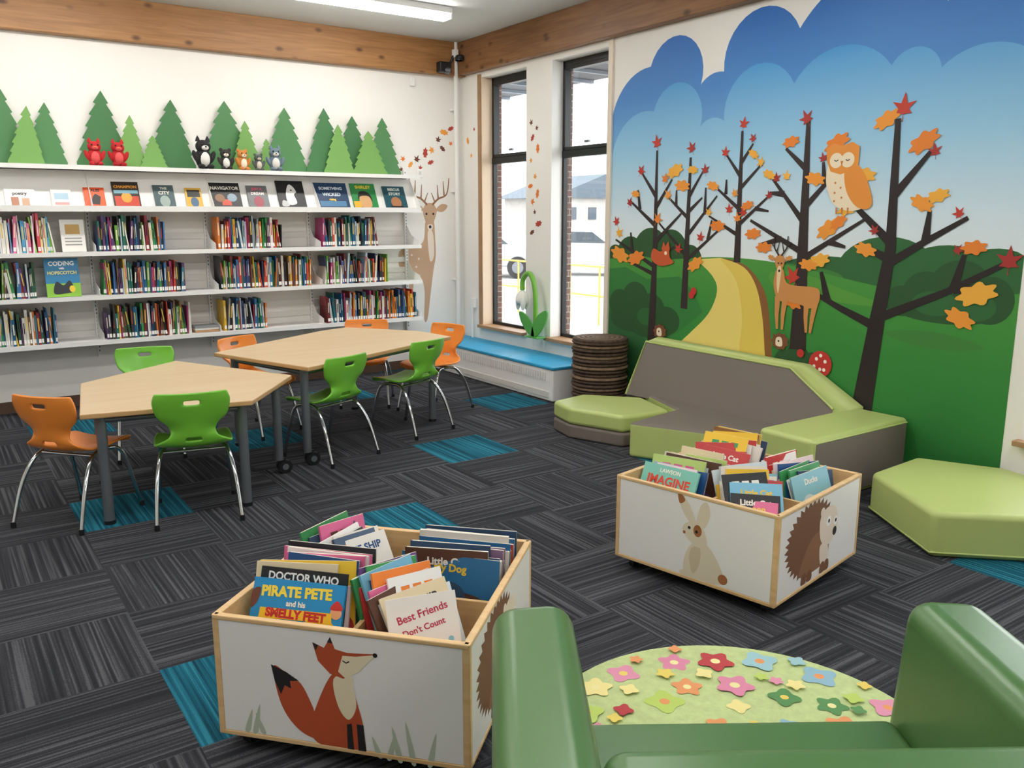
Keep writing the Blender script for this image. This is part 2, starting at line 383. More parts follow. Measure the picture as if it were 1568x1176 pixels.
for c,r,rz in (((2.8,1.06),.11,.09),((2.66,1.12),.14,.12),((2.47,1.17),.17,.14),((2.3,1.1),.13,.13),((2.55,1.02),.3,.07)): mu(clip(circ(c,r,26,rz)),g_dd)
for c,r,rz in (((2.6,1.06),.14,.07),((2.38,1.06),.12,.08),((4.95,.76),.1,.07)): mu(clip(circ(c,r,26,rz)),g_d)
for c,r in (((3.6,.6),.08),((3.5,.64),.09),((3.38,.6),.09)): mu(circ(c,r,22,r*.85),g_dd)
bark=mt('#2e2221',.6);bark2=mt('#241a1a',.6)
def tree(tr,w0,w1,brs,wb,mat=bark):
    mu(strip(tr,w0,w1),mat)
    for P in brs: mu(strip(P,wb,wb*.45),mat)
tree([(4.54,.86),(4.53,1.97)],.07,.022,[[(4.53,1.69),(4.40,1.87)],[(4.53,1.53),(4.76,1.70)],[(4.53,1.41),(4.26,1.69)],[(4.54,1.22),(4.19,1.48)],[(4.54,1.26),(4.84,1.5)],[(4.37,1.56),(4.37,1.75)],[(4.66,1.62),(4.66,1.74)],[(4.33,1.38),(4.3,1.52)],[(4.53,1.58),(4.4,1.68)]],.032)
tree([(4.05,1.23),(4.06,2.12)],.06,.02,[[(4.06,1.82),(4.20,1.98)],[(4.06,1.73),(3.87,1.90)],[(4.06,1.60),(4.29,1.76)],[(4.05,1.49),(3.78,1.70)],[(4.06,1.42),(4.33,1.55)],[(4.06,1.9),(3.96,2.03)],[(3.92,1.6),(3.8,1.58)],[(4.18,1.7),(4.18,1.8)]],.03)
tree([(4.88,.55),(4.87,1.2),(4.88,2.04)],.085,.02,[[(4.88,1.70),(5.05,1.89)],[(4.88,1.60),(4.71,1.82)],[(4.88,1.48),(5.17,1.67)],[(4.87,1.35),(4.60,1.57)],[(4.87,1.16),(5.33,1.36)],[(4.87,1.1),(5.2,1.2)],[(4.87,1.2),(4.66,1.32)],[(5.05,1.6),(5.08,1.75)],[(5.13,1.28),(5.15,1.42)]],.036)
tree([(3.50,.68),(3.51,1.3),(3.53,2.16)],.13,.03,[[(3.52,1.84),(3.69,1.98)],[(3.52,1.60),(3.28,1.84)],[(3.51,1.5),(3.78,1.79)],[(3.52,1.32),(3.95,1.52)],[(3.52,1.27),(3.08,1.53)],[(3.68,1.69),(3.8,1.7)],[(3.38,1.74),(3.4,1.88)],[(3.68,1.4),(3.85,1.36)],[(3.32,1.39),(3.2,1.36)]],.042)
tree([(3.03,0),(3.0,.4),(2.95,.9),(2.90,1.35),(2.92,2.1)],.17,.035,[[(2.91,1.66),(2.70,1.91)],[(2.91,1.40),(3.25,1.69)],[(2.91,1.27),(2.70,1.4),(2.46,1.54)],[(2.69,1.40),(2.68,1.58)],[(2.93,.95),(2.54,1.13),(2.17,1.34)],[(2.50,1.15),(2.46,1.34)],[(2.5,1.15),(2.3,1.16)],[(2.98,.9),(3.2,.98),(3.42,1.07)],[(3.30,1.02),(3.36,1.2)],[(2.91,1.3),(3.1,1.38)]],.055,bark2)
redm=[mt('#c23a2a',.6),mt('#a8322b',.6)];orm=[mt('#f09a35',.6),mt('#e8832c',.6),mt('#f3b13f',.6)]
def S(y): return (.0013+.0007*y)*(1.15 if y<2.6 else 1.35)
RED=[(4.88,2.09,10),(4.52,2.03,9),(4.05,2.16,9),(3.54,2.15,12),(2.89,2.15,18),(2.68,1.90,11),(2.51,1.56,12),(2.22,1.31,24),(3.57,1.15,15),(3.75,1.79,8),(4.01,1.57,8),(3.01,1.46,9),(4.14,1.59,8),(5.17,1.65,7),(5.32,1.50,7),(3.80,1.68,7),(4.40,1.39,8),(2.50,1.36,11),(4.20,1.98,8),(4.38,1.87,8),(5.05,1.89,8),(3.96,2.06,7),(4.62,1.3,8),(3.4,1.9,8)]
ORG=[(2.99,2.10,15),(2.75,1.96,18),(2.64,1.66,13),(2.73,1.62,14),(3.31,1.99,15),(3.11,1.79,14),(3.45,1.78,12),(3.65,2.02,10),(3.67,1.80,8),(3.33,1.47,15),(3.26,1.51,11),(3.20,1.60,13),(3.06,1.35,13),(3.92,1.43,10),(3.38,1.27,13),(3.46,1.24,11),(2.41,1.38,17),(2.37,1.13,27),(2.45,.99,21),(3.56,.99,12),(4.68,1.88,11),(4.60,1.77,10),(4.24,1.48,10),(3.95,1.96,7),(5.27,1.24,13),(5.08,1.22,12),(5.29,1.41,8),(4.44,1.20,11),(4.06,1.53,8),(3.81,1.82,8),(4.74,1.70,8),(3.82,1.34,10),(3.88,1.9,8),(4.3,1.76,8),(4.85,1.52,9),(4.5,1.88,7),(4.1,1.7,7),(3.98,1.62,8),(4.33,1.57,7),(5.1,1.72,6),(4.78,1.82,8)]
for k,(a,z,r) in enumerate(RED): mu(maple((a,z),r*S(a)*1.1,random.uniform(-.6,.6)),redm[k%2])
for k,(a,z,r) in enumerate(ORG): mu(oak((a,z),r*S(a),random.uniform(-.7,.7)) if (r>9 or k%2) else maple((a,z),r*S(a)*1.1,random.uniform(-1,1)),orm[k%3])
# owl
crm=mt('#f5e3c4',.6);ow=mt('#e8943a',.6);ow2=mt('#c97a35',.6);ink=mt('#1d1b1b',.6)
def owl():
    mu(smooth([(3.36,1.87),(3.34,1.93),(3.27,1.97),(3.19,1.93),(3.16,1.86),(3.18,1.78),(3.14,1.68),(3.1,1.6),(3.2,1.58),(3.3,1.62),(3.35,1.7),(3.37,1.78)]),crm)
    mu(smooth([(3.24,1.82),(3.17,1.86),(3.10,1.79),(3.04,1.64),(3.07,1.59),(3.15,1.61),(3.22,1.7)]),ow)
    mu([(3.38,1.96),(3.33,1.99),(3.27,1.97),(3.2,1.99),(3.15,1.96),(3.15,1.86),(3.19,1.82),(3.27,1.80),(3.34,1.82),(3.37,1.88)],ow)
    mu(circ((3.305,1.885),.046,20),crm);mu(circ((3.225,1.885),.046,20),crm)
    for y in (3.305,3.225): mu(strip([(y-.014,1.888),(y,1.88),(y+.014,1.888)],.006,.006),ink)
    mu([(3.275,1.88),(3.255,1.88),(3.265,1.85)],ow2)
    for q in ((3.3,1.75),(3.26,1.72),(3.3,1.69),(3.25,1.66),(3.3,1.64)): mu(circ(q,.007,8),ow2)
    for y in (3.28,3.24,3.2): mu(strip([(y,1.6),(y,1.56)],.012,.008),ow2)
owl()
# mural deer
dm=mt('#d08e4e',.6);dm2=mt('#efd3a6',.6)
def deer():
    mu(smooth([(3.70,1.2),(3.72,1.1),(3.68,1.0),(3.60,.99),(3.5,.98),(3.42,.96),(3.36,1.0),(3.36,1.08),(3.42,1.1),(3.55,1.1),(3.62,1.12),(3.65,1.2)]),dm)
    for y0,y1 in ((3.68,3.67),(3.62,3.63),(3.45,3.44),(3.38,3.41)): mu(strip([(y0,1.02),((y0+y1)/2+.005,.9),(y1,.8)],.045,.018),dm)
    mu(smooth([(3.72,1.27),(3.68,1.3),(3.64,1.27),(3.65,1.22),(3.68,1.18),(3.71,1.22)]),dm)
    mu(oak((3.75,1.275),.025,.3),dm);mu(oak((3.61,1.275),.025,-.3),dm)
    mu(smooth([(3.695,1.21),(3.665,1.21),(3.67,1.1),(3.68,1.04),(3.695,1.1)]),dm2)
    for s in (1,-1):
        mu(strip([(3.68+.01*s,1.29),(3.68+.05*s,1.34),(3.68+.055*s,1.42)],.013,.008),bark)
        mu(strip([(3.68+.045*s,1.34),(3.68+.085*s,1.38)],.01,.006),bark);mu(strip([(3.68+.03*s,1.31),(3.68+.01*s,1.38)],.01,.006),bark)
    mu(circ((3.69,1.24),.006,10),ink);mu(circ((3.665,1.24),.006,10),ink);mu(circ((3.68,1.19),.009,10),ink)
deer()
# small fox / hedgehogs / mushroom / flowers
fx=mt('#c9572c',.6)
mu(smooth([(4.9,1.22),(4.88,1.3),(4.8,1.28),(4.72,1.32),(4.7,1.24),(4.66,1.2),(4.8,1.17)]),fx)
mu([(4.79,1.3),(4.77,1.36),(4.75,1.32),(4.72,1.36),(4.7,1.3),(4.745,1.25)],fx);mu(circ((4.745,1.27),.015,10),crm)
for (a,z) in ((4.78,.66),(3.64,.72)):
    mu([(a+.06*math.cos(t*.35)*(1 if t%2 else 1.25),z+.05*math.sin(t*.35)*(1 if t%2 else 1.25)) for t in range(18)],mt('#7b4a2d',.6))
    mu(smooth([(a-.02,z-.03),(a+.03,z-.03),(a+.03,z+.02),(a-.01,z+.025)]),crm);mu(circ((a+.01,z),.007,10),ink)
mu(smooth([(3.34,.5),(3.33,.6),(3.3,.6),(3.29,.5)]),crm)
mu(circ((3.315,.61),.085,28),mt('#c4302b',.6))
for q in ((.03,.03),(-.035,.02),(0,-.035),(.045,-.02),(-.03,-.035),(0,.055)): mu(circ((3.315+q[0],.61+q[1]),.012,10),mt('#f6efe6',.6))
for a,z in ((4.44,1.0),(4.46,.97),(3.47,.66)): mu(circ((a,z),.028,12),mt('#c4302b',.6))
MU.obj()
# wall decals: leaves and deer
b=Bd('autumn_leaf_decal');f1=Flat(b,frame((0,Y1,0),(1,0,0),(0,0,1)))
lc=['#e87a2c','#b03a2c','#6c3a28','#f0a040']
for (x,z,r) in ((4.03,2.0,.03),(4.05,2.1,.035),(4.13,2.05,.03),(4.2,2.1,.045),(4.24,2.02,.03),(4.3,2.17,.04),(4.36,2.08,.03),(4.38,2.2,.045),(4.45,2.3,.04),(4.5,2.22,.03),(4.52,2.38,.04),(4.6,2.42,.03),(4.6,2.27,.03)):
    f1.p(maple((x,z),r*1.1,random.uniform(-2,2)) if random.random()<.6 else oak((x,z),r,random.uniform(0,3)),mt(random.choice(lc),.6))
b.obj()
b=Bd('autumn_leaf_decal')
f2=Flat(b,frame((X1,0,0),(0,-1,0),(0,0,1)))
for (y,z,r) in ((6.52,2.38,.035),(6.44,2.33,.03),(6.5,2.25,.03),(6.42,2.15,.035),(6.52,2.05,.03),(6.46,1.9,.035),(6.53,1.82,.03),(6.42,1.75,.035),(6.5,1.68,.04),(6.46,1.58,.03),(6.4,1.48,.04),(6.5,1.4,.03),(7.62,2.3,.03),(7.55,2.15,.03),(7.5,2.4,.025)):
    f2.p(maple((-y,z),r*1.1,random.uniform(-2,2)) if random.random()<.6 else oak((-y,z),r,random.uniform(0,3)),mt(random.choice(lc),.6))
b.obj()
b=Bd('deer_wall_decal');f=Flat(b,frame((0,Y1,0),(1,0,0),(0,0,1)))
dt=mt('#c9a585',.6);dk=mt('#94694c',.6);dc=mt('#eee0cf',.6)
f.p(smooth([(4.29,1.5),(4.38,1.5),(4.395,1.35),(4.40,1.15),(4.37,1.0),(4.33,.75),(4.29,.5),(4.25,.5),(4.26,.8),(4.2,.95),(4.0,1.0),(3.98,1.2),(4.15,1.24),(4.26,1.3)]),dt)
f.p(strip([(4.12,1.05),(4.1,.8),(4.1,.55)],.07,.03),dt)
f.p(smooth([(4.26,1.6),(4.3,1.67),(4.38,1.67),(4.42,1.6),(4.39,1.5),(4.36,1.42),(4.32,1.42),(4.285,1.5)]),dt)
f.p(smooth([(4.31,1.46),(4.37,1.46),(4.36,1.41),(4.32,1.41)]),dc)
f.p(smooth([(4.31,1.38),(4.37,1.38),(4.38,1.15),(4.33,1.1)]),dc)
f.p(smooth([(4.27,1.61),(4.2,1.67),(4.12,1.65),(4.18,1.59)]),dt);f.p(smooth([(4.41,1.61),(4.48,1.67),(4.55,1.65),(4.49,1.59)]),dt)
f.p(circ((4.3,1.57),.012,12),ink);f.p(circ((4.38,1.57),.012,12),ink);f.p(circ((4.34,1.44),.016,12),ink)
for s in (1,-1):
    cx=4.34
    f.p(strip(smooth([(cx+.03*s,1.66),(cx+.1*s,1.72),(cx+.2*s,1.77),(cx+.23*s,1.93)],5,False),.024,.01),dk)
    f.p(strip([(cx+.1*s,1.72),(cx+.09*s,1.86)],.018,.007),dk);f.p(strip([(cx+.17*s,1.755),(cx+.16*s,1.9)],.018,.007),dk);f.p(strip([(cx+.06*s,1.69),(cx+.02*s,1.78)],.016,.007),dk)
for q in ((4.02,1.15),(4.07,1.1),(4.12,1.16),(4.05,1.05),(4.2,1.12),(4.17,1.04)): f.p(circ(q,.012,10),dc)
b.obj()
# ------------------------------------------------------------------ shelving
UP=[-2.6,-1.66,-.72,.22,1.16,2.09,3.03,4.05]
b=Bd('library_bookshelf')
for x in UP:
    b.box((x,7.723,1.2),(.03,.03,1.6),white)
    for k in range(50): b.box((x,7.707,.45+k*.031),(.006,.002,.014),black)
for z in (1.92,1.26,.915,.555):
    b.box(((UP[0]+UP[-1])/2,7.575,z),(UP[-1]-UP[0]+.02,.31,.022),white)
    b.box(((UP[0]+UP[-1])/2,7.42,z-.003),(UP[-1]-UP[0]+.02,.008,.034),white)
for x in UP:
    for z in (1.26,.915,.555):
        b.prism([(7.72,z),(7.44,z),(7.44,z+.06),(7.6,z+.1),(7.70,z+.2),(7.72,z+.2)],-.0015,.0015,white,T=frame((x,0,0),(0,1,0),(0,0,1)))
# slanted display
xa,xb=UP[0],UP[-1]
b.box(((xa+xb)/2,7.41,1.605),(xb-xa+.02,.012,.045),white)
b.box(((xa+xb)/2,7.45,1.59),(xb-xa+.02,.09,.012),white)
b.poly([(xa,7.47,1.6),(xb,7.47,1.6),(xb,7.62,1.9),(xa,7.62,1.9)],white)
for x in UP: b.prism([(7.41,1.59),(7.72,1.59),(7.72,1.9),(7.62,1.9),(7.41,1.64)],-.002,.002,white,T=frame((x,0,0),(0,1,0),(0,0,1)))
for z in (.65,.75,1.02,1.12,1.38): b.box(((xa+xb)/2,7.733,z),(xb-xa,.01,.05),mt('#e6e3dc',.5))
b.obj()
PAL=['#20242c','#2f4470','#8a2430','#1f6a5c','#c8452f','#e0b53a','#3b6ea5','#5a3a6c','#e7e2d8','#2f8a45','#8c8f92','#d97a2e','#1f3a5c','#6a2424','#b8c9d0','#367a8c','#a3306a','#efe9df','#3d3d3d','#67a13d','#155a80','#7c5a3a','#d4d0c6','#1a1a1d','#2f5a3c']
paper=mt('#efe9dc',.8,name='paper')
def bookm(h): return mt(h,.4,name='book_'+h.lstrip('#'))
def spines(b,x0,x1,z,bright=0,hmin=.2,hmax=.285):
    x=x0
    while x<x1-.01:
        t=random.uniform(.007,.024);h=random.uniform(hmin,hmax);d=random.uniform(.15,.2)
        if x+t>x1: break
        c=random.choice(PAL if not bright else ['#f2d338','#f4f0e6','#d94c5a','#f7e9a0','#5aa9d6','#e8e3da','#f0f0f0','#e87aa0','#9ccf5a'])
        tl=math.radians(random.choice([0,0,0,0,2,-2,5,-7]))
        T=Matrix.Translation((x+t/2,7.46+d/2+random.uniform(0,.02),z))@Matrix.Rotation(tl,4,'Y')
        b.box((0,0,h/2),(t*.95,d,h),bookm(c),T=T)
        if t>.012:
            b.box((0,-d/2-.0005,.03),(t*.8,.001,.03),mt('#f5f3ee',.6),T=T)
            b.box((0,-d/2-.0005,h*.62),(t*.35,.001,h*.4),bookm(random.choice(['#f0e6c8','#d9d9d9','#e7c34a','#111111','#c8452f'])),T=T)
        x+=t+random.choice([0,0,.001,.004])
b=Bd('library_books')
R2,R3,R4=1.272,.927,.567
spines(b,-.7,-.1,R2);spines(b,.35,.88,R2,1,.22,.3);spines(b,1.18,1.69,R2);spines(b,2.12,2.69,R2);spines(b,3.06,3.16,R2,0,.22,.28);spines(b,3.16,3.62,R2)
spines(b,-.6,0,R3);spines(b,.25,.73,R3);spines(b,1.19,1.85,R3);spines(b,2.12,2.94,R3);spines(b,3.07,3.72,R3)
spines(b,-.6,.1,R4);spines(b,.25,.84,R4);spines(b,1.19,1.86,R4);spines(b,2.13,2.52,R4);spines(b,3.08,4.03,R4)
for k in range(3): b.box((1.98,7.55,R4+.01+k*.018),(.2,.16,.016),bookm(['#b58a62','#d8d4ca','#8c8f92'][k]))
def cover(b,x0,x1,zt,zb,bg,items,slant=True,y=7.47):
    w=x1-x0;h=(zt-zb)
    if slant: yd=(0,.15,.30);o=(x0,7.468,1.607)
    else: yd=(0,.05,.3);o=(x0,y,zb)
    L=h*1.1
    T=frame(o,(1,0,0),yd)
    b.box((w/2,L/2,.006),(w,L,.012),bookm(bg),T=T)
    f=Flat(b,T,.0002,.0125)
    for it in items:
        if it[0]=='t': f.t(it[1],it[2],bookm(it[3]),w*it[4],L*it[5],bold=.0015)
        else: f.p([(w*q[0],L*q[1]) for q in it[2]],bookm(it[1]))
rect=lambda a,b_,c,d:[(a,b_),(c,b_),(c,d),(a,d)]
cover(b,.58,.78,1.76,1.62,'#f2f0ec',[('t','poetry',.035,'#3a3a3a',.5,.75),('p','#b07050',rect(.2,.1,.45,.55)),('p','#c9a080',rect(.55,.1,.8,.5))])
cover(b,.89,1.03,1.76,1.62,'#f4f1ea',[('p','#e3a0a0',rect(.15,.15,.85,.3)),('p','#a8c8d8',rect(.15,.45,.85,.8))])
cover(b,1.12,1.27,1.78,1.62,'#ea5a1e',[('p','#201a1a',[(.3,.2),(.7,.15),(.8,.55),(.55,.7),(.4,.55)]),('t','TALES',.03,'#201a1a',.5,.85)])
cover(b,1.33,1.53,1.83,1.62,'#33281f',[('p','#c8452f',rect(.05,.05,.95,.45)),('t','CHAMPION',.033,'#e6a03c',.5,.8),('p','#e6a03c',circ((.5,.4),.2,14)),('p','#7aa8b8',rect(.05,.55,.95,.68))])
cover(b,1.64,1.8,1.81,1.62,'#4d6266',[('t','THE',.03,'#e0ded0',.5,.85),('t','CITY',.04,'#e0ded0',.5,.65),('p','#a0b0a8',circ((.5,.3),.25,14))])
cover(b,1.89,2.02,1.79,1.62,'#e0b040',[('p','#2a2a2a',rect(.1,.55,.9,.9)),('p','#4a6a8a',circ((.5,.3),.25,14))])
cover(b,2.09,2.35,1.84,1.62,'#17191c',[('p','#d04a2c',rect(.35,.12,.65,.35)),('t','NAVIGATOR',.042,'#f0ece0',.5,.78),('p','#8a6040',circ((.3,.4),.16,12)),('p','#8aa0b0',circ((.7,.42),.16,12))])
cover(b,2.41,2.59,1.82,1.62,'#6c6f72',[('t','JUST A',.03,'#e9607a',.5,.85),('t','DREAM',.035,'#f0e6e0',.5,.65),('p','#9a3a4a',circ((.5,.3),.25,12))])
cover(b,2.68,2.93,1.87,1.62,'#101215',[('p','#e8e8e6',smooth([(.35,.15),(.3,.5),(.45,.85),(.6,.8),(.7,.6),(.6,.5),(.65,.2)])),('p','#101215',circ((.52,.66),.03,8)),('p','#c8c8c6',smooth([(.1,.1),(.15,.3),(.3,.25),(.35,.1)]))])
cover(b,3.03,3.35,1.87,1.63,'#1c3c60',[('t','SOMETHING',.04,'#dfe8ee',.5,.78),('t','WICKED',.045,'#dfe8ee',.5,.55),('p','#4f7fa6',rect(.1,.1,.9,.3)),('t','rising',.03,'#e6c34a',.5,.36)])
cover(b,3.39,3.64,1.87,1.63,'#2f8a4a',[('t','SHIRLEY',.042,'#f3d23c',.5,.85),('p','#d9a878',smooth([(.3,.1),(.3,.5),(.5,.62),(.7,.5),(.72,.1)])),('p','#27201e',smooth([(.22,.35),(.3,.65),(.55,.7),(.75,.55),(.78,.3),(.66,.5),(.34,.5)])),('p','#e9b33c',rect(.02,.02,.3,.3))])
cover(b,3.72,3.95,1.85,1.63,'#20525e',[('t','RESCUE',.036,'#e8f0e8',.5,.85),('t','STORY',.04,'#e8f0e8',.5,.66),('p','#b07850',circ((.5,.3),.24,12)),('p','#22201f',rect(.2,.02,.8,.14))])
cover(b,.93,1.1,1.5,R2,'#f1efe9',[('p','#c9a050',rect(.2,.55,.8,.85)),('p','#9a9a98',rect(.15,.2,.85,.24)),('p','#9a9a98',rect(.15,.3,.85,.34)),('p','#9a9a98',rect(.15,.4,.85,.44))],False,7.5)
cover(b,.79,1.03,1.2,R3,'#1f7fb0',[('t','CODING',.045,'#ffffff',.5,.86),('t','with',.02,'#ffffff',.5,.74),('t','HOPSCOTCH',.034,'#f4f0a0',.5,.62),('p','#8cc43c',rect(0,0,1,.35)),('p','#20242c',smooth([(.2,.1),(.3,.4),(.5,.3),(.7,.42),(.8,.15),(.5,.08)])),('p','#f3d23c',circ((.75,.2),.09,10))],False,7.47)
b.obj()
# tree cutouts on shelf
TG=['#4f8350','#74a456','#4f8450','#447849']
TR=[(.64,2.50,.39,.80,0),(.93,2.41,.75,1.06,2),(.80,2.37,.63,.89,1),(1.34,2.53,1.11,1.52,3),(1.53,2.35,1.39,1.64,1),(1.69,2.20,1.57,1.80,1),(1.87,2.50,1.64,2.05,3),(2.31,2.52,2.07,2.54,0),(2.46,2.36,2.32,2.60,1),(2.65,2.22,2.55,2.76,1),(2.84,2.50,2.62,3.05,0),(3.21,2.52,3.01,3.42,3),(3.50,2.47,3.29,3.70,3),(3.33,2.38,3.17,3.49,1),(3.80,2.47,3.60,4.0,0),(3.64,2.34,3.46,3.84,1),(.15,2.5,-.1,.38,0),(-.05,2.35,-.2,.1,1),(-.5,2.5,-.8,-.25,3)]
for k,(ax,az,x0,x1,c) in enumerate(TR):
    b=Bd('tree_cutout');zb=1.932;h=az-zb;n=6
    def side(s):
        o=[];w=abs((x1 if s>0 else x0)-ax)
        for i in range(1,n+1):
            t=i/n*.93;q=w*(t**.7)
            o.append((ax+s*q,az-h*t));
            if i<n: o.append((ax+s*(q-w*.09),az-h*t-.01))
        o.append((ax+s*w*.95,zb));return o
    P=[(ax,az)]+side(1)+side(-1)[::-1]
    b.prism(P,-.004,.004,mt(TG[c],.6),T=frame((0,7.70-.012*(k%3)-(.045 if c==1 else 0),0),(1,0,0),(0,0,1)));b.obj()
# plush toys
def plush(name,x,col,belly,ear,s=1,beak=None,y=7.485,rot=0,lean=0):
    b=Bd(name);c=mt(col,.95,name='plush_'+col[1:],bump=.5,bscale=120);w=mt(belly,.95,name='plush_'+belly[1:],bump=.5,bscale=120);e=mt('#101010',.2)
    b.ell((0,0,.075),(.055,.048,.075),c);b.ell((0,-.02,.07),(.038,.036,.055),w)
    b.ell((0,-.008,.155),(.052,.046,.045),c)
    b.ell((0,-.042,.145),(.026,.018,.018),w)
    for sx in (1,-1):
        b.ell((sx*.022,-.046,.168),(.008,.005,.008),e)
        b.ell((sx*.058,-.015,.085),(.018,.022,.045),c,rot=Matrix.Rotation(sx*.4,4,'Y'))
        b.ell((sx*.032,-.045,.018),(.022,.035,.018),c)
        if ear=='point':
            b.lathe([(.018,0),(.012,.02),(.001,.04)],c,(sx*.034,-.005,.188),10)
        else: b.ell((sx*.04,0,.195),(.018,.01,.018),c)
    if beak: b.lathe([(.009,0),(.001,.018)],mt(beak,.5),(0,0,0),8,T=frame((0,-.052,.15),(1,0,0),(0,0,1)))
    else: b.ell((0,-.06,.15),(.007,.005,.005),e)
    o=b.obj();o.location=(x,y,1.931);o.rotation_euler=(0,lean,rot);o.scale=(s,s,s);return o
plush('plush_owl',1.22,'#c0282c','#e05a5a','point',.95,'#e8a030')
plush('plush_owl',1.39,'#b82428','#e05a5a','point',.95,'#e8a030')
plush('plush_husky_dog',2.05,'#2a2a2c','#efece6','point',1.2,None,7.49,.1)
plush('plush_penguin',2.23,'#3a3634','#f2efe8','round',.85,'#e8a030',7.48,-.1)
plush('plush_tiger',2.375,'#c9823e','#efe2cc','round',.85,None,7.49,.15)
plush('plush_puffin',2.51,'#59605e','#d9cdb8','round',.7,'#e8a030',7.48)
plush('plush_raccoon',2.66,'#6b7c8a','#e4e0d8','point',1.0,None,7.485,-.1)
# ------------------------------------------------------------------ radiator bench
b=Bd('radiator_cover_bench');x0,x1=4.27,4.73;y0,y1=5.57,7.7
b.box(((x0+x1)/2,(y0+y1)/2,.14),(x1-x0-.01,y1-y0,.27),white,.008)
for k in range(int((y1-y0)/.035)-4):
    b.box((x0+.004,y0+.1+k*.035,.21),(.012,.012,.07),mt('#dcdad5',.4))
b.box((x0+.003,(y0+y1)/2,.06),(.01,y1-y0-.1,.05),mt('#e2e0da',.4))
b.box(((x0+x1)/2-.005,(y0+y1)/2,.288),(x1-x0+.0,y1-y0+.02,.026),mt('#2aa0cf',.5,name='blue_cushion_vinyl',var=.08),.008)
for k in range(18): b.box(((x0+x1)/2-.005,y0+.1+k*.11,.3012),(x1-x0-.02,.006,.001),mt('#57bce0',.5))
b.obj()
# snowdrop ornament on sill
b=Bd('snowdrop_ornament');gs=mt('#6fb43c',.4,coat=.3);gd=mt('#55a848',.5);wp=mt('#f6f5ee',.5)
bx,by,bz=4.62,6.30,.45
b.tube(smooth([(bx,by,bz),(bx,by-.01,bz+.3),(bx,by+.02,bz+.5),(bx,by+.1,bz+.58),(bx,by+.19,bz+.52),(bx,by+.2,bz+.42)],6,False),.024,gs,10)
b.lathe([(.012,0),(.045,-.03),(.062,-.09),(.055,-.14),(.03,-.11)],wp,(bx,by+.2,bz+.42),12)
for k in range(3):
    a=k*2.1;b.ell((bx+.045*math.cos(a),by+.2+.045*math.sin(a),bz+.31),(.026,.026,.08),wp)
for s,l in ((1,.26),(-1,.22)):
    b.prism(smooth([(-s*.02,0),(s*.08,.03),(s*.19,l*.6),(s*.21,l),(s*.1,l*.85),(s*.01,l*.5)]),-.008,.008,gd,T=frame((bx-.02,by,bz),(0,-1,0),(0,0,1)))
b.box((bx,by,bz-.002),(.1,.2,.014),gd,.004);b.obj()
# stump stool
b=Bd('log_stool');bk=mt('#4b3a2e',.9,name='bark',bump=1,bscale=60,var=.4,vscale=30);lt=mt('#7a6450',.9,name='bark_light',var=.3,vscale=25)
c=(4.47,5.20,0)
for k in range(20):
    z=k*.0285;q=.003*((k*7)%5-2);prof=[(.205,z),(.222+q,z+.005),(.227+q,z+.014),(.22+q,z+.023),(.205,z+.0285)]
    b.lathe(prof,bk if k%3 else lt,c,32)
b.lathe([(.22,.565),(.226,.578),(.215,.588),(0.001,.588)],bk,c,32)
for r in (.19,.15,.11,.07,.04): b.lathe([(r,.5885),(r-.012,.5892),(r-.02,.5885)],lt,c,32)
b.obj()
# ------------------------------------------------------------------ modular sofa
lime=mt('#bac97a',.42,name='lime_vinyl',bump=.15,bscale=40,coat=.1)
taupe=mt('#766c64',.7,name='taupe_fabric',bump=.3,bscale=300)
def piping(b,pts,z,r,mat,T=None):
    P=[(p[0],p[1],z) for p in pts];P.append(P[0]);P.append(P[1]);b.tube(P,r,mat,6,False,T=T)
b=Bd('ottoman');P=[(3.66,4.58),(3.80,4.17),(4.20,4.13),(4.34,4.56),(4.05,4.9),(3.72,4.84)]
b.prism(P,.0,.10,taupe,None,.02,3,True);b.prism(P,.10,.22,lime,None,.028,4,True);b.obj(True)
b=Bd('modular_sofa')
seat=[(3.68,3.98),(3.95,3.42),(4.15,3.06),(4.62,3.06),(4.68,4.60),(4.42,4.62),(4.22,4.08)]
b.prism(seat,.0,.235,taupe,lime,.025,4,True)
V=[(4.38,4.78,.20),(4.42,3.02,.24),(4.46,3.02,.40),(4.56,3.42,.585),(4.54,4.74,.60),
   (4.71,4.80,.18),(4.71,2.98,.22),(4.71,2.98,.39),(4.71,3.38,.60),(4.71,4.78,.62)]
b.add(V,[(0,1,2,3,4)],taupe);b.add(V,[(5,6,7,8,9),(0,4,9,5),(4,3,8,9),(3,2,7,8),(2,1,6,7),(1,0,5,6)],lime)
b.prism([(4.4,4.6),(4.7,4.6),(4.7,4.79),(4.41,4.78)],.0,.2,taupe,None,.01)
b.tube([V[0],V[4],V[3],V[2]],.009,lime,6)
arm=[(3.79,3.03),(3.79,2.68),(4.71,2.68),(4.71,3.04)]
b.prism(arm,.0,.38,lime,None,.028,4,True)
b.box((4.25,2.676,.19),(.86,.006,.32),taupe,.002);b.tube([(3.82,2.678,.03),(3.82,2.678,.355),(4.69,2.678,.355)],.005,lime,6);b.obj(True)
b=Bd('ottoman');P=[(3.69,1.94),(4.03,2.47),(4.5,2.5),(4.69,2.1),(4.5,1.45),(4.1,1.55)]
b.prism(P,.0,.22,lime,None,.03,4,True);piping(b,[(p[0]*.995+.02,p[1]*.995+.01) for p in P],.025,.006,lime);b.obj(True)
